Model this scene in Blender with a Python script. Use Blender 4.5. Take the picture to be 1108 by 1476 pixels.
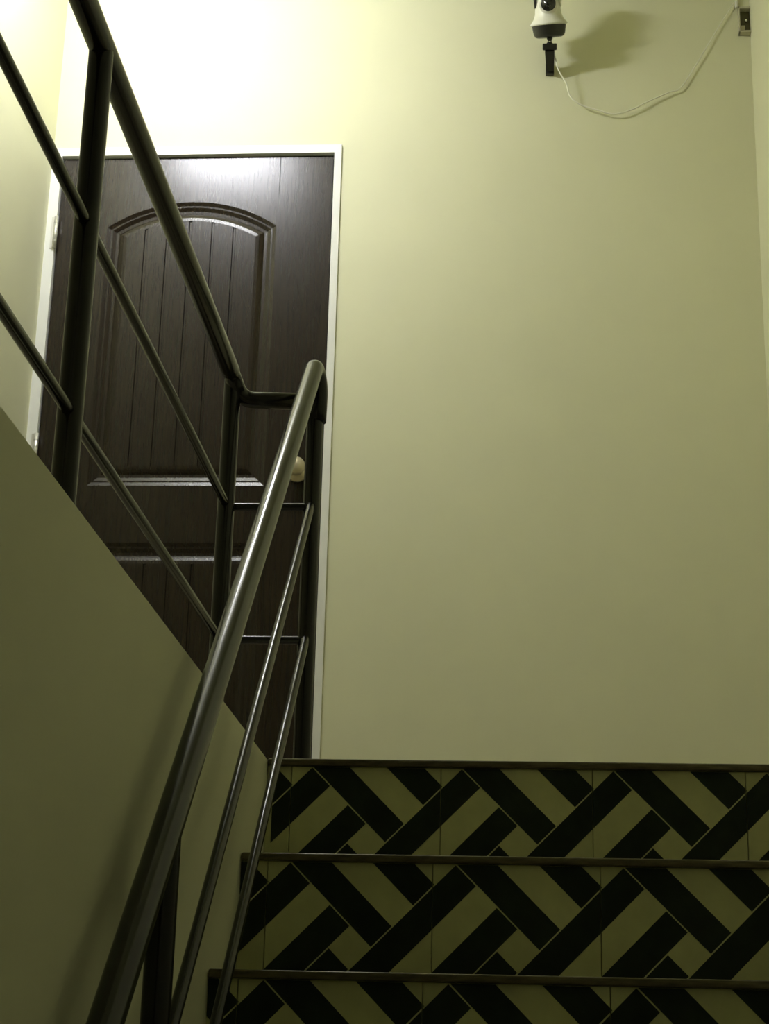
import bpy, bmesh, math
from mathutils import Vector, Matrix

for o in list(bpy.data.objects):
    bpy.data.objects.remove(o)
scene = bpy.context.scene
COL = scene.collection

# ------------------------------------------------------------------ camera
F_PX = 2523.77                       # focal length in pixels of the 1108 x 1476 frame
CAM = Vector((0.3925, -3.0389, -0.5376))
RT = Vector((0.9972, 0.0711, 0.0249)).normalized()
FW = Vector((-0.0753, 0.9474, 0.3109)).normalized()
UP = RT.cross(FW).normalized()
RT = FW.cross(UP).normalized()
cd = bpy.data.cameras.new('camera')
cd.sensor_fit = 'VERTICAL'
cd.sensor_height = 36.0
cd.lens = F_PX / 1476 * 36.0
cd.clip_start = 0.02
cam = bpy.data.objects.new('camera', cd)
COL.objects.link(cam)
cam.matrix_world = Matrix(((RT.x, UP.x, -FW.x, CAM.x), (RT.y, UP.y, -FW.y, CAM.y),
                           (RT.z, UP.z, -FW.z, CAM.z), (0, 0, 0, 1)))
scene.camera = cam

# ------------------------------------------------------------------ world, exposure
world = bpy.data.worlds.new('world')
scene.world = world
world.use_nodes = True
bg = world.node_tree.nodes['Background']
bg.inputs[0].default_value = (0, 0, 0, 1)
bg.inputs[1].default_value = 0.0
vs = scene.view_settings
vs.view_transform = 'Standard'
vs.look = 'None'
vs.gamma = 1.0
vs.use_curve_mapping = False
vs.exposure = 2.0
D_FAR = 1.4862                       # y of the far wall
LAMP_POS = Vector((-0.62, D_FAR - 0.90, 2.56))
LAMP_STRENGTH = 86.0
LAMP_COLOR = (0.99, 1.0, 1.08)

# ------------------------------------------------------------------ dimensions
G, H = 0.2481, 0.1944                # going and rise of a step
D = 1.4862                           # far wall
XL, XR, XS = -0.980, 1.0763, -0.0432 # left wall, right wall, stairwell wall
YB = -4.3                            # wall behind the viewer
NSTEP = 13
ZLOW = -NSTEP * H
ZC = 2.70
TW = 0.2617                          # riser tile width

# ------------------------------------------------------------------ materials
def mat(name, color, rough=0.6, metallic=0.0, spec=0.5, noise=None, bump=None, coat=0.0):
    m = bpy.data.materials.new(name)
    m.use_nodes = True
    nt = m.node_tree
    b = nt.nodes['Principled BSDF']
    b.inputs['Base Color'].default_value = (*color, 1)
    b.inputs['Roughness'].default_value = rough
    b.inputs['Metallic'].default_value = metallic
    b.inputs['Specular IOR Level'].default_value = spec
    b.inputs['Coat Weight'].default_value = coat
    tc = nt.nodes.new('ShaderNodeTexCoord')
    if noise:
        scale, amt, stretch = noise
        mp = nt.nodes.new('ShaderNodeMapping')
        mp.inputs['Scale'].default_value = stretch
        n = nt.nodes.new('ShaderNodeTexNoise')
        n.inputs['Scale'].default_value = scale
        n.inputs['Detail'].default_value = 6
        r = nt.nodes.new('ShaderNodeValToRGB')
        r.color_ramp.elements[0].position = 0.3
        r.color_ramp.elements[1].position = 0.7
        r.color_ramp.elements[0].color = (*[c * (1 - amt) for c in color], 1)
        r.color_ramp.elements[1].color = (*[min(1, c * (1 + amt)) for c in color], 1)
        nt.links.new(tc.outputs['Object'], mp.inputs[0])
        nt.links.new(mp.outputs[0], n.inputs['Vector'])
        nt.links.new(n.outputs['Fac'], r.inputs[0])
        nt.links.new(r.outputs[0], b.inputs['Base Color'])
    if bump:
        scale, strength, dist, stretch = bump
        mp = nt.nodes.new('ShaderNodeMapping')
        mp.inputs['Scale'].default_value = stretch
        n = nt.nodes.new('ShaderNodeTexNoise')
        n.inputs['Scale'].default_value = scale
        n.inputs['Detail'].default_value = 4
        bp = nt.nodes.new('ShaderNodeBump')
        bp.inputs['Strength'].default_value = strength
        bp.inputs['Distance'].default_value = dist
        nt.links.new(tc.outputs['Object'], mp.inputs[0])
        nt.links.new(mp.outputs[0], n.inputs['Vector'])
        nt.links.new(n.outputs['Fac'], bp.inputs['Height'])
        nt.links.new(bp.outputs[0], b.inputs['Normal'])
    return m

M = {}
WALL = (0.765, 0.757, 0.535)
M['wall'] = mat('wall_paint', WALL, 0.55, spec=0.25, noise=(5, 0.015, (1, 1, 1)), bump=(140, 0.12, 0.001, (1, 1, 1)))
M['ceiling'] = mat('ceiling_paint', (0.74, 0.74, 0.48), 0.8, spec=0.2)
M['floor'] = mat('floor_tile', (0.26, 0.23, 0.15), 0.35, noise=(7, 0.12, (1, 1, 1)))
M['tread'] = mat('tread_tile', (0.20, 0.18, 0.11), 0.4, noise=(9, 0.15, (1, 1, 1)))
M['tile_light'] = mat('tile_beige_glaze', (0.56, 0.57, 0.27), 0.42, noise=(18, 0.10, (1, 1, 1)))
M['tile_dark'] = mat('tile_black_green_glaze', (0.008, 0.015, 0.006), 0.45, spec=0.25, noise=(30, 0.35, (1, 1, 1)))
M['grout'] = mat('grout', (0.16, 0.17, 0.08), 0.9)
M['nosing'] = mat('step_nosing_bronze', (0.10, 0.085, 0.04), 0.30, metallic=0.3, noise=(25, 0.5, (1, 6, 6)))
M['rail'] = mat('dark_bronze_paint', (0.006, 0.0052, 0.0034), 0.21, spec=0.38, noise=(30, 0.3, (1, 1, 1)),
                bump=(160, 0.04, 0.001, (1, 1, 1)))
M['door'] = mat('espresso_wood', (0.018, 0.012, 0.0065), 0.27, spec=0.40, noise=(22, 0.28, (9, 9, 0.4)),
                bump=(40, 0.035, 0.001, (9, 9, 0.3)))
M['frame'] = mat('white_frame_paint', (0.86, 0.86, 0.82), 0.4)
M['hinge'] = mat('satin_steel_hinge', (0.72, 0.71, 0.66), 0.35, metallic=0.6)
M['knob'] = mat('satin_brass_knob', (0.60, 0.53, 0.36), 0.38, metallic=0.55)
M['white_plastic'] = mat('white_plastic', (0.86, 0.85, 0.74), 0.35)
M['black_plastic'] = mat('black_plastic', (0.018, 0.018, 0.014), 0.38)
M['lens'] = mat('lens_glass', (0.006, 0.006, 0.007), 0.08, spec=0.7)
M['led'] = mat('led_dot', (0.9, 0.9, 0.88), 0.3)
M['steel'] = mat('screw_steel', (0.8, 0.8, 0.76), 0.2, metallic=1.0)
M['box_grey'] = mat('box_grey_plastic', (0.55, 0.52, 0.36), 0.5)
M['cable'] = mat('white_cable', (0.88, 0.87, 0.72), 0.45)
M['box_inside'] = mat('box_inside', (0.10, 0.09, 0.035), 0.6)
M['void'] = mat('dark_recess', (0.02, 0.02, 0.015), 0.8)
mb = bpy.data.materials.new('lamp_glow')
mb.use_nodes = True
nt = mb.node_tree
nt.nodes.remove(nt.nodes['Principled BSDF'])
em = nt.nodes.new('ShaderNodeEmission')
em.inputs[0].default_value = (*LAMP_COLOR, 1)
em.inputs[1].default_value = LAMP_STRENGTH
nt.links.new(em.outputs[0], nt.nodes['Material Output'].inputs[0])
M['glow'] = mb

# ------------------------------------------------------------------ helpers
def box(bm, x0, x1, y0, y1, z0, z1, mi=0):
    v = [bm.verts.new(c) for c in ((x0, y0, z0), (x1, y0, z0), (x1, y1, z0), (x0, y1, z0),
                                   (x0, y0, z1), (x1, y0, z1), (x1, y1, z1), (x0, y1, z1))]
    for q in ((3, 2, 1, 0), (4, 5, 6, 7), (0, 1, 5, 4), (1, 2, 6, 5), (2, 3, 7, 6), (3, 0, 4, 7)):
        f = bm.faces.new([v[i] for i in q])
        f.material_index = mi

def bbox(bm, x0, x1, y0, y1, z0, z1, r=0.003, seg=2):
    """bevelled box"""
    t = bmesh.new()
    box(t, x0, x1, y0, y1, z0, z1)
    bmesh.ops.bevel(t, geom=t.edges[:], offset=r, segments=seg, affect='EDGES', profile=0.5)
    merge(bm, t)

def merge(bm, t):
    me = bpy.data.meshes.new('tmp')
    t.to_mesh(me)
    t.free()
    bm.from_mesh(me)
    bpy.data.meshes.remove(me)

def tube(bm, pts, r, seg=20, caps=True):
    pts = [Vector(p) for p in pts]
    if not isinstance(r, (list, tuple)):
        r = [r] * len(pts)
    dp, dr_ = [pts[0]], [r[0]]
    for i in range(1, len(pts)):          # extra rings keep the shading of long straight runs true
        a, b = pts[i - 1], pts[i]
        ln = (b - a).length
        if ln > 0.12:
            for q in [0.006 / ln] + [j / 6 for j in range(1, 6)] + [1 - 0.006 / ln]:
                dp.append(a.lerp(b, q))
                dr_.append(r[i - 1] + (r[i] - r[i - 1]) * q)
        dp.append(b)
        dr_.append(r[i])
    pts, r = dp, dr_
    n = len(pts)
    tan = []
    for i in range(n):
        a = pts[max(i - 1, 0)]
        b = pts[min(i + 1, n - 1)]
        if 0 < i < n - 1:
            t = (pts[i] - a).normalized() + (b - pts[i]).normalized()
        else:
            t = b - a
        tan.append(t.normalized())
    ref = Vector((1, 0, 0)) if abs(tan[0].x) < 0.9 else Vector((0, 0, 1))
    nrm = (ref - tan[0] * ref.dot(tan[0])).normalized()
    rings = []
    for i in range(n):
        nrm = (nrm - tan[i] * nrm.dot(tan[i])).normalized()
        bi = tan[i].cross(nrm)
        rr = r[i] if isinstance(r, (list, tuple)) else r
        rings.append([bm.verts.new(pts[i] + (nrm * math.cos(2 * math.pi * k / seg) + bi * math.sin(2 * math.pi * k / seg)) * rr) for k in range(seg)])
    for i in range(n - 1):
        for k in range(seg):
            f = bm.faces.new((rings[i][k], rings[i][(k + 1) % seg], rings[i + 1][(k + 1) % seg], rings[i + 1][k]))
            f.smooth = True
    if caps:
        bm.faces.new(rings[0][::-1])
        bm.faces.new(rings[-1])

def rounded(pts, rad, n=8):
    """polyline with rounded corners"""
    pts = [Vector(p) for p in pts]
    out = [pts[0]]
    for i in range(1, len(pts) - 1):
        a, b, c = pts[i - 1], pts[i], pts[i + 1]
        d1 = (a - b)
        d2 = (c - b)
        k = min(rad, d1.length * 0.49, d2.length * 0.49)
        p, q = b + d1.normalized() * k, b + d2.normalized() * k
        for j in range(n + 1):
            t = j / n
            out.append(p * (1 - t) ** 2 + b * 2 * t * (1 - t) + q * t * t)
    out.append(pts[-1])
    return out

def spline(pts, sub=8):
    pts = [Vector(p) for p in pts]
    P = [pts[0] * 2 - pts[1]] + pts + [pts[-1] * 2 - pts[-2]]
    out = []
    for i in range(1, len(P) - 2):
        for j in range(sub):
            t = j / sub
            a, b, c, d = P[i - 1], P[i], P[i + 1], P[i + 2]
            out.append(0.5 * (2 * b + (c - a) * t + (2 * a - 5 * b + 4 * c - d) * t * t + (3 * b - a - 3 * c + d) * t ** 3))
    out.append(pts[-1])
    return out

def lathe(bm, prof, mtx, seg=28):
    """prof: (radius, height) list, turned round local z"""
    rings = []
    for r, z in prof:
        if r < 1e-6:
            rings.append([bm.verts.new(mtx @ Vector((0, 0, z)))])
        else:
            rings.append([bm.verts.new(mtx @ Vector((r * math.cos(2 * math.pi * k / seg), r * math.sin(2 * math.pi * k / seg), z))) for k in range(seg)])
    for a, b in zip(rings, rings[1:]):
        for k in range(seg):
            q = [a[k % len(a)], a[(k + 1) % len(a)], b[(k + 1) % len(b)], b[k % len(b)]]
            u = []
            for v in q:
                if v not in u:
                    u.append(v)
            if len(u) > 2:
                f = bm.faces.new(u)
                f.smooth = True

def obj(name, bm, mats, parent=None, loc=None):
    me = bpy.data.meshes.new(name)
    bmesh.ops.recalc_face_normals(bm, faces=bm.faces[:])
    bm.to_mesh(me)
    bm.free()
    for m in (mats if isinstance(mats, (list, tuple)) else [mats]):
        me.materials.append(M[m])
    return obj_me(name, me, parent, loc)

def obj_me(name, me, parent=None, loc=None):
    o = bpy.data.objects.new(name, me)
    COL.objects.link(o)
    if parent:
        o.parent = parent
    if loc:
        o.location = loc
    return o

def empty(name, loc=(0, 0, 0), parent=None):
    o = bpy.data.objects.new(name, None)
    COL.objects.link(o)
    o.location = loc
    o.empty_display_size = 0.1
    if parent:
        o.parent = parent
    return o

def tag(o, label, cat=None, group=None, kind=None):
    o['label'] = label
    if cat:
        o['category'] = cat
    if group:
        o['group'] = group
    if kind:
        o['kind'] = kind
    return o

def struct(name, boxes, m, label):
    bm = bmesh.new()
    for b in boxes:
        box(bm, *b)
    return tag(obj(name, bm, m), label, kind='structure')

# ------------------------------------------------------------------ the setting
DOOR_L, DOOR_R, DOOR_T = -0.948, -0.145, 2.05
FR_L, FR_R, FR_T = XL, -0.120, 2.080
T = 0.12
struct('wall_back', [(FR_R, XR + T, D, D + T, -0.15, ZC), (XL - T, FR_R, D, D + T, FR_T, ZC),
                     (XL - T, FR_L, D, D + T, -0.15, FR_T), (FR_L, FR_R, D + 0.07, D + T, -0.15, FR_T)],
       'wall', 'cream painted wall with the dark door at the head of the stairs')
struct('wall_left', [(XL - T, XL, YB, D, ZLOW, ZC)], 'wall', 'brightly lit cream wall left of the door')
struct('wall_right', [(XR, XR + T, YB, D, ZLOW - 0.1, ZC)], 'wall', 'cream wall along the right edge')
struct('wall_front', [(XL - T, XR + T, YB - T, YB, ZLOW - 0.1, ZC)], 'wall', 'cream wall at the foot of the stairs')
struct('wall_stairwell', [(XS - 0.10, XS, YB, 0.0, ZLOW, 0.0)], 'wall',
       'plain stairwell side wall below the upper floor edge')
struct('ceiling', [(XL - T, XR + T, YB - T, D + T, ZC, ZC + 0.1)], 'ceiling', 'flat painted ceiling over the stairwell')
struct('floor', [(XL, XR, 0.25, D + 0.07, -0.15, 0.0), (XL, XS - 0.10, YB, 0.25, -0.15, 0.0), (XS - 0.10, XS, 0.0, 0.25, -0.15, 0.0)],
       'floor', 'upper landing floor in front of the dark door')
struct('floor_lower', [(XS, XR, YB, -(NSTEP - 1) * G, ZLOW - 0.1, ZLOW)], 'floor', 'lower floor at the foot of the stairs')

# ------------------------------------------------------------------ staircase
A = TW / 8                            # half diagonal of one printed strip
NZ = 0.0105                           # nosing height
THH = H - NZ                          # riser tile height
TT = 0.008                            # tile thickness
VOFF = 1.10                           # strip vertex, right of the joint
GAP = 0.0006

def clip(poly, x0, x1, z0, z1):
    def cut(p, f):
        out = []
        for i in range(len(p)):
            a, b = p[i], p[(i + 1) % len(p)]
            fa, fb = f(a), f(b)
            if fa >= 0:
                out.append(a)
            if (fa < 0) != (fb < 0):
                t = fa / (fa - fb)
                out.append((a[0] + (b[0] - a[0]) * t, a[1] + (b[1] - a[1]) * t))
        return out
    for f in (lambda q: q[0] - x0, lambda q: x1 - q[0], lambda q: q[1] - z0, lambda q: z1 - q[1]):
        poly = cut(poly, f)
        if len(poly) < 3:
            return []
    return poly

def strips():
    """dark strips of the woven print as (s0, s1, d0, d1) with s = u + v, d = v - u, about the vertex k"""
    e = 0.05
    return [(e, 2, e, 16), (4, 6 - e, e, 16), (6 + e, 8 - e, 2 + e, 16),
            (None, 8 - e, -2, -e), (None, 8 - e, -6, -4)]

def tile_mesh(name, u0, u1, plain_to=None):
    """riser tile between u0 and u1 (units of A from a joint); origin at the joint, top of the tile, front face"""
    x0, x1 = u0 * A + GAP, u1 * A - GAP
    bm = bmesh.new()
    t = bmesh.new()
    box(t, x0, x1, 0, TT, -THH, 0)
    bmesh.ops.bevel(t, geom=[e for e in t.edges if all(v.co.y < 1e-6 for v in e.verts)], offset=0.0006, segments=1, affect='EDGES')
    for f in t.faces:
        f.material_index = 0
    merge(bm, t)
    cx0 = x0 + 0.0001 if plain_to is None else plain_to
    for k in (-2, -1, 0, 1, 2):
        for s0, s1, d0, d1 in strips():
            if s0 is None:
                s0 = -2
            q = []
            for s, d in ((s0, d0), (s1, d0), (s1, d1), (s0, d1)):
                u = (s - d) / 2 + 8 * k + VOFF
                v = (s + d) / 2
                q.append((u * A, -v * A))
            # the strips of the falling set stop at v = 0, the rising set may run past it: the tile edge clips both
            q = clip(q, cx0, x1 - 0.0001, -THH + 0.0008, -0.0008)
            if len(q) < 3:
                continue
            fr = [bm.verts.new((x, -0.0005, z)) for x, z in q]
            bk = [bm.verts.new((x, 0.0004, z)) for x, z in q]
            f = bm.faces.new(fr)
            f.material_index = 1
            for i in range(len(q)):
                f = bm.faces.new((fr[i], bk[i], bk[(i + 1) % len(q)], fr[(i + 1) % len(q)]))
                f.material_index = 1
    bmesh.ops.recalc_face_normals(bm, faces=bm.faces[:])
    me = bpy.data.meshes.new(name)
    bm.to_mesh(me)
    bm.free()
    me.materials.append(M['tile_light'])
    me.materials.append(M['tile_dark'])
    return me

UL = XS / A                           # left end of the riser in strip units
tiles = [(-1, tile_mesh('riser_tile_left', 8 + UL, 8))]
tile_full = tile_mesh('riser_tile', 0, 8)
ufill = (XR - 4 * TW) / A
tile_right = tile_mesh('riser_tile_right', 0, ufill)
tile_left_top = tile_mesh('riser_tile_left_top', 8 + UL, 8, plain_to=(8 + UL) * A + 0.011)

stairs = tag(empty('staircase', (0, 0, 0)), 'staircase with black and beige woven-pattern riser tiles rising to the landing', 'staircase')
bm = bmesh.new()
box(bm, XS + 0.001, XR - 0.001, TT, 0.25, -H, -0.006)
me_step = None
bmesh.ops.recalc_face_normals(bm, faces=bm.faces[:])
me_step = bpy.data.meshes.new('step_body')
bm.to_mesh(me_step)
bm.free()
me_step.materials.append(M['grout'])
bm = bmesh.new()
box(bm, XS + 0.001, XR - 0.001, 0.0, 0.25, -0.006, 0.0)
bmesh.ops.recalc_face_normals(bm, faces=bm.faces[:])
me_tread = bpy.data.meshes.new('tread')
bm.to_mesh(me_tread)
bm.free()
me_tread.materials.append(M['tread'])
bm = bmesh.new()
bbox(bm, XS + 0.002, XR - 0.002, -0.014, 0.0, -NZ, 0.0015, r=0.003, seg=3)
bmesh.ops.recalc_face_normals(bm, faces=bm.faces[:])
for f in bm.faces:
    f.smooth = True
me_nose = bpy.data.meshes.new('nosing')
bm.to_mesh(me_nose)
bm.free()
me_nose.materials.append(M['nosing'])
for k in range(NSTEP):
    st = obj_me('step', me_step, stairs, (0, -k * G, -k * H))
    obj_me('tread', me_tread, st)
    obj_me('nosing', me_nose, st)
    for i in range(-1, 5):
        me = tile_full
        if i == -1:
            me = tile_left_top if k == 0 else tiles[0][1]
        elif i == 4:
            me = tile_right
        obj_me('riser_tile', me, st, (i * TW, 0, -NZ))

# ------------------------------------------------------------------ door
door = tag(empty('door_1', (0.5 * (DOOR_L + DOOR_R), D, 0)), 'dark espresso wooden door with arched bead-board panel and white frame', kind='structure')
DX = 0.5 * (DOOR_L + DOOR_R)          # children are built about this x, y = 0 at the wall face
W2 = 0.5 * (DOOR_R - DOOR_L)
bm = bmesh.new()
fl, frr = FR_L - DX, FR_R - DX
box(bm, fl, -W2 - 0.003, -0.006, 0.07, 0.0, FR_T)
box(bm, W2 + 0.004, frr, -0.006, 0.07, 0.0, FR_T)
box(bm, -W2 - 0.003, W2 + 0.004, -0.006, 0.07, DOOR_T + 0.004, FR_T)
obj('door_frame', bm, 'frame', door)

YF = 0.008                            # door face, just inside the frame
def outline(t, x0, x1, zb, zs, rise, n=24):
    """loop of an (arched) panel inset by t; counter-clockwise seen from the front"""
    cxm = 0.5 * (x0 + x1)
    w = 0.5 * (x1 - x0)
    pts = [(x0 + t, zb + t), (x1 - t, zb + t)]
    if rise > 0:
        R = (w * w + rise * rise) / (2 * rise)
        zc = zs + rise - R
        r = R - t
        a = math.asin((w - t) / r)
        for i in range(n + 1):
            q = a - 2 * a * i / n
            pts.append((cxm + r * math.sin(q), zc + r * math.cos(q)))
    else:
        for i in range(n + 1):
            pts.append((x1 - t - (x1 - x0 - 2 * t) * i / n, zs - t))
    return pts

PX0, PX1 = -0.801 - DX, -0.304 - DX
PANELS = [('upper_panel', 1.026, 1.824, 0.080), ('lower_panel', 0.12, 0.8605, 0.0)]
PROF = [(0.0, 0.0), (0.011, 0.0046), (0.0155, 0.0048), (0.0265, 0.0098), (0.035, 0.0102), (0.0405, 0.0068), (0.0500, 0.0034), (0.060, 0.0020)]
bm = bmesh.new()
edges = []
def loop_edges(pts, y):
    vs_ = [bm.verts.new((x, y, z)) for x, z in pts]
    return [bm.edges.new((vs_[i], vs_[(i + 1) % len(vs_)])) for i in range(len(vs_))]
rect = [(-W2, 0.006), (W2, 0.006), (W2, DOOR_T), (-W2, DOOR_T)]
edges += loop_edges(rect, YF)
for nm, zb, zs, rise in PANELS:
    edges += loop_edges(outline(0, PX0, PX1, zb, zs, rise), YF)
bmesh.ops.triangle_fill(bm, use_beauty=True, use_dissolve=False, edges=edges)
for f in bm.faces[:]:                 # take out what was filled inside the panels
    c = f.calc_center_median()
    for nm, zb, zs, rise in PANELS:
        inside = PX0 < c.x < PX1 and zb < c.z < zs
        if not inside and rise and PX0 < c.x < PX1 and c.z >= zs:
            w = 0.5 * (PX1 - PX0)
            R = (w * w + rise * rise) / (2 * rise)
            inside = math.hypot(c.x - 0.5 * (PX0 + PX1), c.z - (zs + rise - R)) < R - 1e-4
        if inside:
            bm.faces.remove(f)
            break
# edge of the leaf
for a, b in zip(rect, rect[1:] + rect[:1]):
    v = [bm.verts.new((a[0], YF, a[1])), bm.verts.new((b[0], YF, b[1])), bm.verts.new((b[0], YF + 0.045, b[1])), bm.verts.new((a[0], YF + 0.045, a[1]))]
    bm.faces.new(v)
box(bm, -W2, W2, YF + 0.03, YF + 0.045, 0.006, DOOR_T)
leaf = obj('door_leaf', bm, 'door', door)

BEADS = [-0.686, -0.622, -0.556, -0.490, -0.427]
for nm, zb, zs, rise in PANELS:
    bm = bmesh.new()
    n = 24
    rings = [[bm.verts.new((x, YF + dep, z)) for x, z in outline(t, PX0, PX1, zb, zs, rise, n)] for t, dep in PROF]
    L = len(rings[0])
    for a, b in zip(rings, rings[1:]):
        for i in range(L):
            bm.faces.new((a[i], a[(i + 1) % L], b[(i + 1) % L], b[i]))
    # ground of the bead grooves
    t, dep = PROF[-1]
    g = [bm.verts.new((x, YF + dep + 0.004, z)) for x, z in outline(t, PX0, PX1, zb, zs, rise, n)]
    bm.faces.new(g)
    for i in range(L):
        bm.faces.new((rings[-1][i], rings[-1][(i + 1) % L], g[(i + 1) % L], g[i]))
    pan = obj(nm, bm, 'door', door)
    xs = [PX0 + t] + [b - DX for b in BEADS] + [PX1 - t]
    w = 0.5 * (PX1 - PX0)
    xm = 0.5 * (PX0 + PX1)
    def ztop(x):
        if not rise:
            return zs - t
        R = (w * w + rise * rise) / (2 * rise)
        return zs + rise - R + math.sqrt((R - t) ** 2 - (x - xm) ** 2)
    for a, b in zip(xs, xs[1:]):
        a2 = a if a == xs[0] else a + 0.0028
        b2 = b if b == xs[-1] else b - 0.0028
        e = 0.0016
        bm = bmesh.new()
        m_ = 6
        def prof_pts(a_, b_, tz, bz):
            return [(a_, zb + t + bz), (b_, zb + t + bz)] + [(b_ - (b_ - a_) * i / m_, ztop(b_ - (b_ - a_) * i / m_) - tz) for i in range(m_ + 1)]
        f0 = [bm.verts.new((x, YF + dep, z)) for x, z in prof_pts(a2 + (e if a != xs[0] else 0), b2 - (e if b != xs[-1] else 0), 0, 0)]
        f1 = [bm.verts.new((x, YF + dep + 0.0035, z)) for x, z in prof_pts(a2, b2, 0, 0)]
        bm.faces.new(f0)
        for i in range(len(f0)):
            bm.faces.new((f0[i], f0[(i + 1) % len(f0)], f1[(i + 1) % len(f0)], f1[i]))
        obj('bead_board', bm, 'door', pan)
# fine joints between stiles and rails, as shallow pressed lines
bm = bmesh.new()
for xx in (-0.822, -0.300):
    box(bm, xx - DX - 0.0009, xx - DX + 0.0009, YF - 0.0003, YF + 0.002, 1.93 if xx > -0.5 else 1.86, DOOR_T - 0.002)
obj('stile_joint', bm, 'void', door)
# hinges
for zz in (1.752, 1.075, 0.22):
    bm = bmesh.new()
    tube(bm, [(-W2 - 0.002, -0.010, zz), (-W2 - 0.002, -0.010, zz + 0.100)], 0.0065, 14)
    for q in (0.02, 0.04, 0.06, 0.08):
        tube(bm, [(-W2 - 0.002, -0.010, zz + q - 0.0008), (-W2 - 0.002, -0.010, zz + q + 0.0008)], 0.0071, 14)
    box(bm, -W2 - 0.016, -W2 - 0.002, -0.0085, -0.006, zz, zz + 0.1)
    obj('hinge', bm, 'hinge', door)['label'] = 'pale steel hinge'
# knob
bm = bmesh.new()
mtx = Matrix.Translation((-0.212 - DX, YF, 1.066)) @ Matrix.Rotation(math.radians(90), 4, 'X')
lathe(bm, [(0, 0), (0.030, 0), (0.031, 0.003), (0.027, 0.008), (0.013, 0.011), (0.0105, 0.024), (0.013, 0.030), (0.022, 0.036), (0.0265, 0.044), (0.0270, 0.052), (0.023, 0.060), (0.012, 0.0645), (0, 0.0655)], mtx)
obj('door_knob', bm, 'knob', door)['label'] = 'round satin brass knob'

# ------------------------------------------------------------------ railing
X1, X2, YK = 0.0023, -0.1592, 0.100
ZA, ZBm = 0.5048, 0.2440
SL = 0.9064
RH, RP, RM = 0.0178, 0.0165, 0.0082
rail = tag(empty('stair_railing', (X1, YK, 0.0)), 'dark metal pipe railing climbing the stairs and running along the upper floor edge', 'railing')
def rpart(name, pts, r, seg=20):
    bm = bmesh.new()
    tube(bm, [Vector(p) - Vector((X1, YK, 0.0)) for p in pts], r, seg)
    return obj(name, bm, 'rail', rail)
def zl(z0, y):
    return z0 - (YK - y) * SL
ZH = 0.8027
YE = -2.62
# handrail of the stairs with its bend down into the newel
rpart('stair_handrail', rounded([(X1, YE, zl(ZH, YE)), (X1, 0.078, zl(ZH, 0.078)), (X1 + 0.006, 0.112, 0.752), (X1 + 0.004, 0.112, 0.68)], 0.024), RH, 24)
rpart('newel_post', [(X1, 0.112, 0.0), (X1, 0.112, 0.70)], RP)
gp = rounded([(X2, -3.9, 0.7666), (X2, 0.072, 0.7666), (X2 + 0.016, 0.106, 0.724), (X1, 0.108, 0.720)], 0.030)
rpart('guard_handrail', gp, [RH if p_.y < 0.06 else RH * 0.92 for p_ in gp], 24)
for z0 in (ZA, ZBm):
    rpart('stair_middle_rail', [(X1, YE, zl(z0, YE)), (X1, 0.108, zl(z0, 0.108))], RM, 16)
    rpart('guard_middle_rail', [(X2, -3.9, z0), (X2, 0.10, z0)], RM, 16)
    rpart('link_middle_rail', [(X2, 0.108, z0), (X1, 0.108, z0)], RM * 0.95, 16)
for yy in (0.092, -1.05, -2.20, -3.35):
    rpart('guard_post', [(X2, yy, 0.0), (X2, yy, 0.762)], RP)
for yy in (-1.085, -2.33):
    k = math.ceil(-yy / G)
    rpart('stair_post', [(X1, yy, -k * H), (X1, yy, zl(ZH, yy))], RP)

# ------------------------------------------------------------------ security camera on the far wall
SC = Vector((0.486, D - 0.018, 2.311))   # foot of the bracket at the wall; the whole camera leans out from it
ARM_TILT, TILT = math.radians(58), math.radians(30)
ARM_L = 0.064
scam = tag(empty('security_camera', (SC.x, D, SC.z)), 'white security camera with round black lens on a black wall bracket', 'camera')
AX = Matrix.Translation((0, SC.y - D, 0)) @ Matrix.Rotation(ARM_TILT, 4, 'X')
HF = Matrix.Translation(AX @ Vector((0, 0, ARM_L))) @ Matrix.Rotation(TILT, 4, 'X') @ Matrix.Translation((0, 0, -0.072))
def axbox(bm, *b, r=0.002):
    t = bmesh.new()
    bbox(t, *b, r=r)
    bmesh.ops.transform(t, matrix=HF, verts=t.verts[:])
    merge(bm, t)
bm = bmesh.new()                        # tapered bracket grip
ring0 = [(-0.0140, -0.013), (0.0140, -0.013), (0.0140, 0.013), (-0.0140, 0.013)]
vv0 = [bm.verts.new((a, b, ARM_L)) for a, b in ring0]
vv1 = [bm.verts.new((a * 0.80 + 0.002, b, 0.0)) for a, b in ring0]
bm.faces.new(vv0)
bm.faces.new(vv1[::-1])
for i in range(4):
    bm.faces.new((vv0[i], vv1[i], vv1[(i + 1) % 4], vv0[(i + 1) % 4]))
bmesh.ops.bevel(bm, geom=bm.edges[:], offset=0.0016, segments=2, affect='EDGES')
bmesh.ops.transform(bm, matrix=AX, verts=bm.verts[:])
obj('bracket_grip', bm, 'black_plastic', scam)
bm = bmesh.new()                        # plate that holds the grip to the wall
bbox(bm, -0.011, 0.014, -0.014, 0.0, -0.010, 0.026, r=0.002)
obj('wall_plate', bm, 'black_plastic', scam)
bm = bmesh.new()
axbox(bm, -0.0205, 0.0205, -0.015, 0.015, 0.070, 0.088)
obj('clamp_head', bm, 'black_plastic', scam)
bm = bmesh.new()                        # neck with its bright screw
lathe(bm, [(0, 0.087), (0.009, 0.087), (0.009, 0.090), (0.006, 0.092), (0.006, 0.099), (0.0085, 0.101), (0.0085, 0.108), (0, 0.108)], HF, 18)
obj('neck', bm, 'black_plastic', scam)
bm = bmesh.new()
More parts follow.
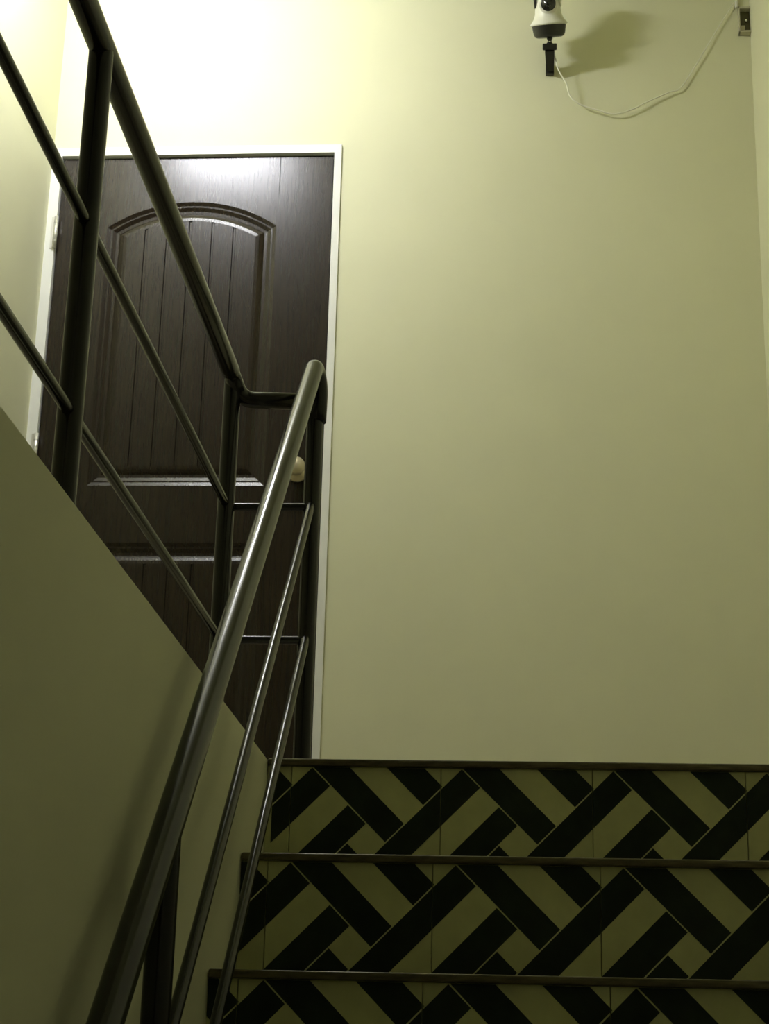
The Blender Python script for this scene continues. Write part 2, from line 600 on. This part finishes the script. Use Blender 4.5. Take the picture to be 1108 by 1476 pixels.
lathe(bm, [(0, 0), (0.0030, 0), (0.0028, 0.002), (0, 0.003)], HF @ Matrix.Translation((0.0, -0.006, 0.094)) @ Matrix.Rotation(math.radians(90), 4, 'X'), 12)
obj('screw', bm, 'steel', scam)
HD = HF @ Matrix.Translation((0, 0, 0.106)) @ Matrix.Rotation(math.radians(-4), 4, 'Y')
bm = bmesh.new()                        # dark foot
lathe(bm, [(0, 0), (0.036, 0), (0.042, 0.003), (0.0455, 0.010), (0.0490, 0.031), (0.0500, 0.034), (0.046, 0.038), (0, 0.038)], HD, 36)
obj('base', bm, 'black_plastic', scam)['label'] = 'dark base'
bm = bmesh.new()                        # white flared body
lathe(bm, [(0.050, 0.0335), (0.0545, 0.0355), (0.0540, 0.039), (0.048, 0.046), (0.0425, 0.054), (0.0385, 0.066), (0.0365, 0.085), (0.0360, 0.130), (0.033, 0.150), (0.023, 0.164), (0, 0.169)], HD, 36)
obj('body', bm, 'white_plastic', scam)['label'] = 'white flared body'
ml = HD @ Matrix.Translation((0.001, -0.0345, 0.092)) @ Matrix.Rotation(math.radians(90), 4, 'X')
bm = bmesh.new()                        # swivelling eye ring and lens disc
lathe(bm, [(0, -0.012), (0.0290, -0.012), (0.0285, 0.002), (0.0260, 0.0060), (0.0230, 0.0070), (0, 0.0070)], ml)
obj('eye_ball', bm, 'white_plastic', scam)
bm = bmesh.new()
lathe(bm, [(0.0215, 0.004), (0.0215, 0.0085), (0.0200, 0.0100), (0.0080, 0.0102), (0.0075, 0.0115), (0.004, 0.013), (0, 0.0135)], ml)
lens = obj('lens', bm, 'lens', scam)
lens['label'] = 'round black lens disc'
for q in (-26, 0, 26):
    bm = bmesh.new()
    a = math.radians(q - 90)
    lathe(bm, [(0, 0.0098), (0.0015, 0.0100), (0.0012, 0.0112), (0, 0.0115)], ml @ Matrix.Translation((0.0098 * math.cos(a), 0.0098 * math.sin(a) + 0.003, 0)), 10)
    obj('led', bm, 'led', lens)
for sgn in (-1, 1):                     # ear discs at the sides
    bm = bmesh.new()
    mm = HD @ Matrix.Translation((sgn * 0.0365, -0.002, 0.104)) @ Matrix.Rotation(math.radians(90 * sgn), 4, 'Y')
    lathe(bm, [(0, -0.004), (0.021, -0.004), (0.021, 0.001), (0.018, 0.003), (0, 0.003)], mm, 20)
    obj('side_cap', bm, 'black_plastic' if sgn < 0 else 'white_plastic', scam)

# cable from the camera to the trunking in the corner
cab = [(0.499, D - 0.050, 2.345), (0.504, D - 0.050, 2.325), (0.513, D - 0.042, 2.293), (0.534, D - 0.034, 2.255), (0.546, D - 0.028, 2.215), (0.577, D - 0.022, 2.190), (0.631, D - 0.018, 2.172),
       (0.672, D - 0.016, 2.161), (0.722, D - 0.014, 2.175), (0.774, D - 0.012, 2.204), (0.835, D - 0.010, 2.234), (0.866, D - 0.009, 2.247), (0.908, D - 0.008, 2.315),
       (0.934, D - 0.008, 2.362), (0.985, D - 0.007, 2.455), (1.022, D - 0.007, 2.520), (1.0375, D - 0.010, 2.545)]
bm = bmesh.new()
rs = spline(cab, 6)
nn = len(rs)
tube(bm, rs, [0.0023 if i < nn * 0.55 else 0.0023 - 0.0012 * (i / nn - 0.55) / 0.45 for i in range(nn)], 10)
tag(obj('power_cable', bm, 'cable'), 'thin white cable sagging across the wall beside the security camera', 'cable')

# trunking and junction box in the corner
bm = bmesh.new()
bbox(bm, 1.0350, 1.0425, D - 0.010, D, 2.518, ZC, r=0.0015)
tag(obj('cable_trunking', bm, 'white_plastic'), 'narrow white cable trunking above the junction box in the corner', 'trunking')
jb = tag(empty('junction_box', (1.060, D, 2.44)), 'small open junction box in the upper right wall corner', 'junction box')
def jbx(name, m, *b, r=0.0012):
    bm = bmesh.new()
    bbox(bm, b[0] - 1.060, b[1] - 1.060, b[2], b[3], b[4] - 2.44, b[5] - 2.44, r=r)
    return obj(name, bm, m, jb)
bm = bmesh.new()
for b in ((1.0415, 1.0455, -0.022, 0.0, 2.425, 2.512), (1.0415, 1.0755, -0.022, 0.0, 2.505, 2.512), (1.0415, 1.0755, -0.022, 0.0, 2.425, 2.431)):
    bbox(bm, b[0] - 1.060, b[1] - 1.060, b[2], b[3], b[4] - 2.44, b[5] - 2.44, r=0.001)
obj('rim', bm, 'box_grey', jb)
jbx('recess', 'box_inside', 1.0455, 1.0755, -0.004, 0.0, 2.431, 2.505)
jbx('terminal', 'box_grey', 1.047, 1.060, -0.014, -0.004, 2.436, 2.452)
bm = bmesh.new()
lathe(bm, [(0, 0.0), (0.004, 0.0), (0.0042, 0.006), (0.003, 0.009), (0, 0.0098)], Matrix.Translation((0.004, -0.004, 2.471 - 2.44)) @ Matrix.Rotation(math.radians(90), 4, 'X'), 14)
obj('screw', bm, 'steel', jb)

# ------------------------------------------------------------------ tube light above the door (just out of frame)
lamp = tag(empty('tube_light', (LAMP_POS.x, LAMP_POS.y, ZC)), 'short white tube light hung under the ceiling in front of the door', 'lamp')
dz = LAMP_POS.z - ZC
TL = 0.19
bm = bmesh.new()
bbox(bm, -TL - 0.03, TL + 0.03, -0.022, 0.022, dz + 0.024, dz + 0.062, r=0.004)
obj('housing', bm, 'white_plastic', lamp)
for q in (-1, 1):
    bm = bmesh.new()
    bbox(bm, q * (TL + 0.013) - 0.011, q * (TL + 0.013) + 0.011, -0.015, 0.015, dz - 0.017, dz + 0.026, r=0.003)
    obj('end_socket', bm, 'white_plastic', lamp)
    bm = bmesh.new()
    tube(bm, [(q * 0.13, 0, dz + 0.06), (q * 0.13, 0, 0)], 0.004, 10)
    obj('hanger', bm, 'steel', lamp)
bm = bmesh.new()
tube(bm, [(-TL - 0.004, 0, dz), (TL + 0.004, 0, dz)], 0.014, 18)
obj('glowing_tube', bm, 'glow', lamp)
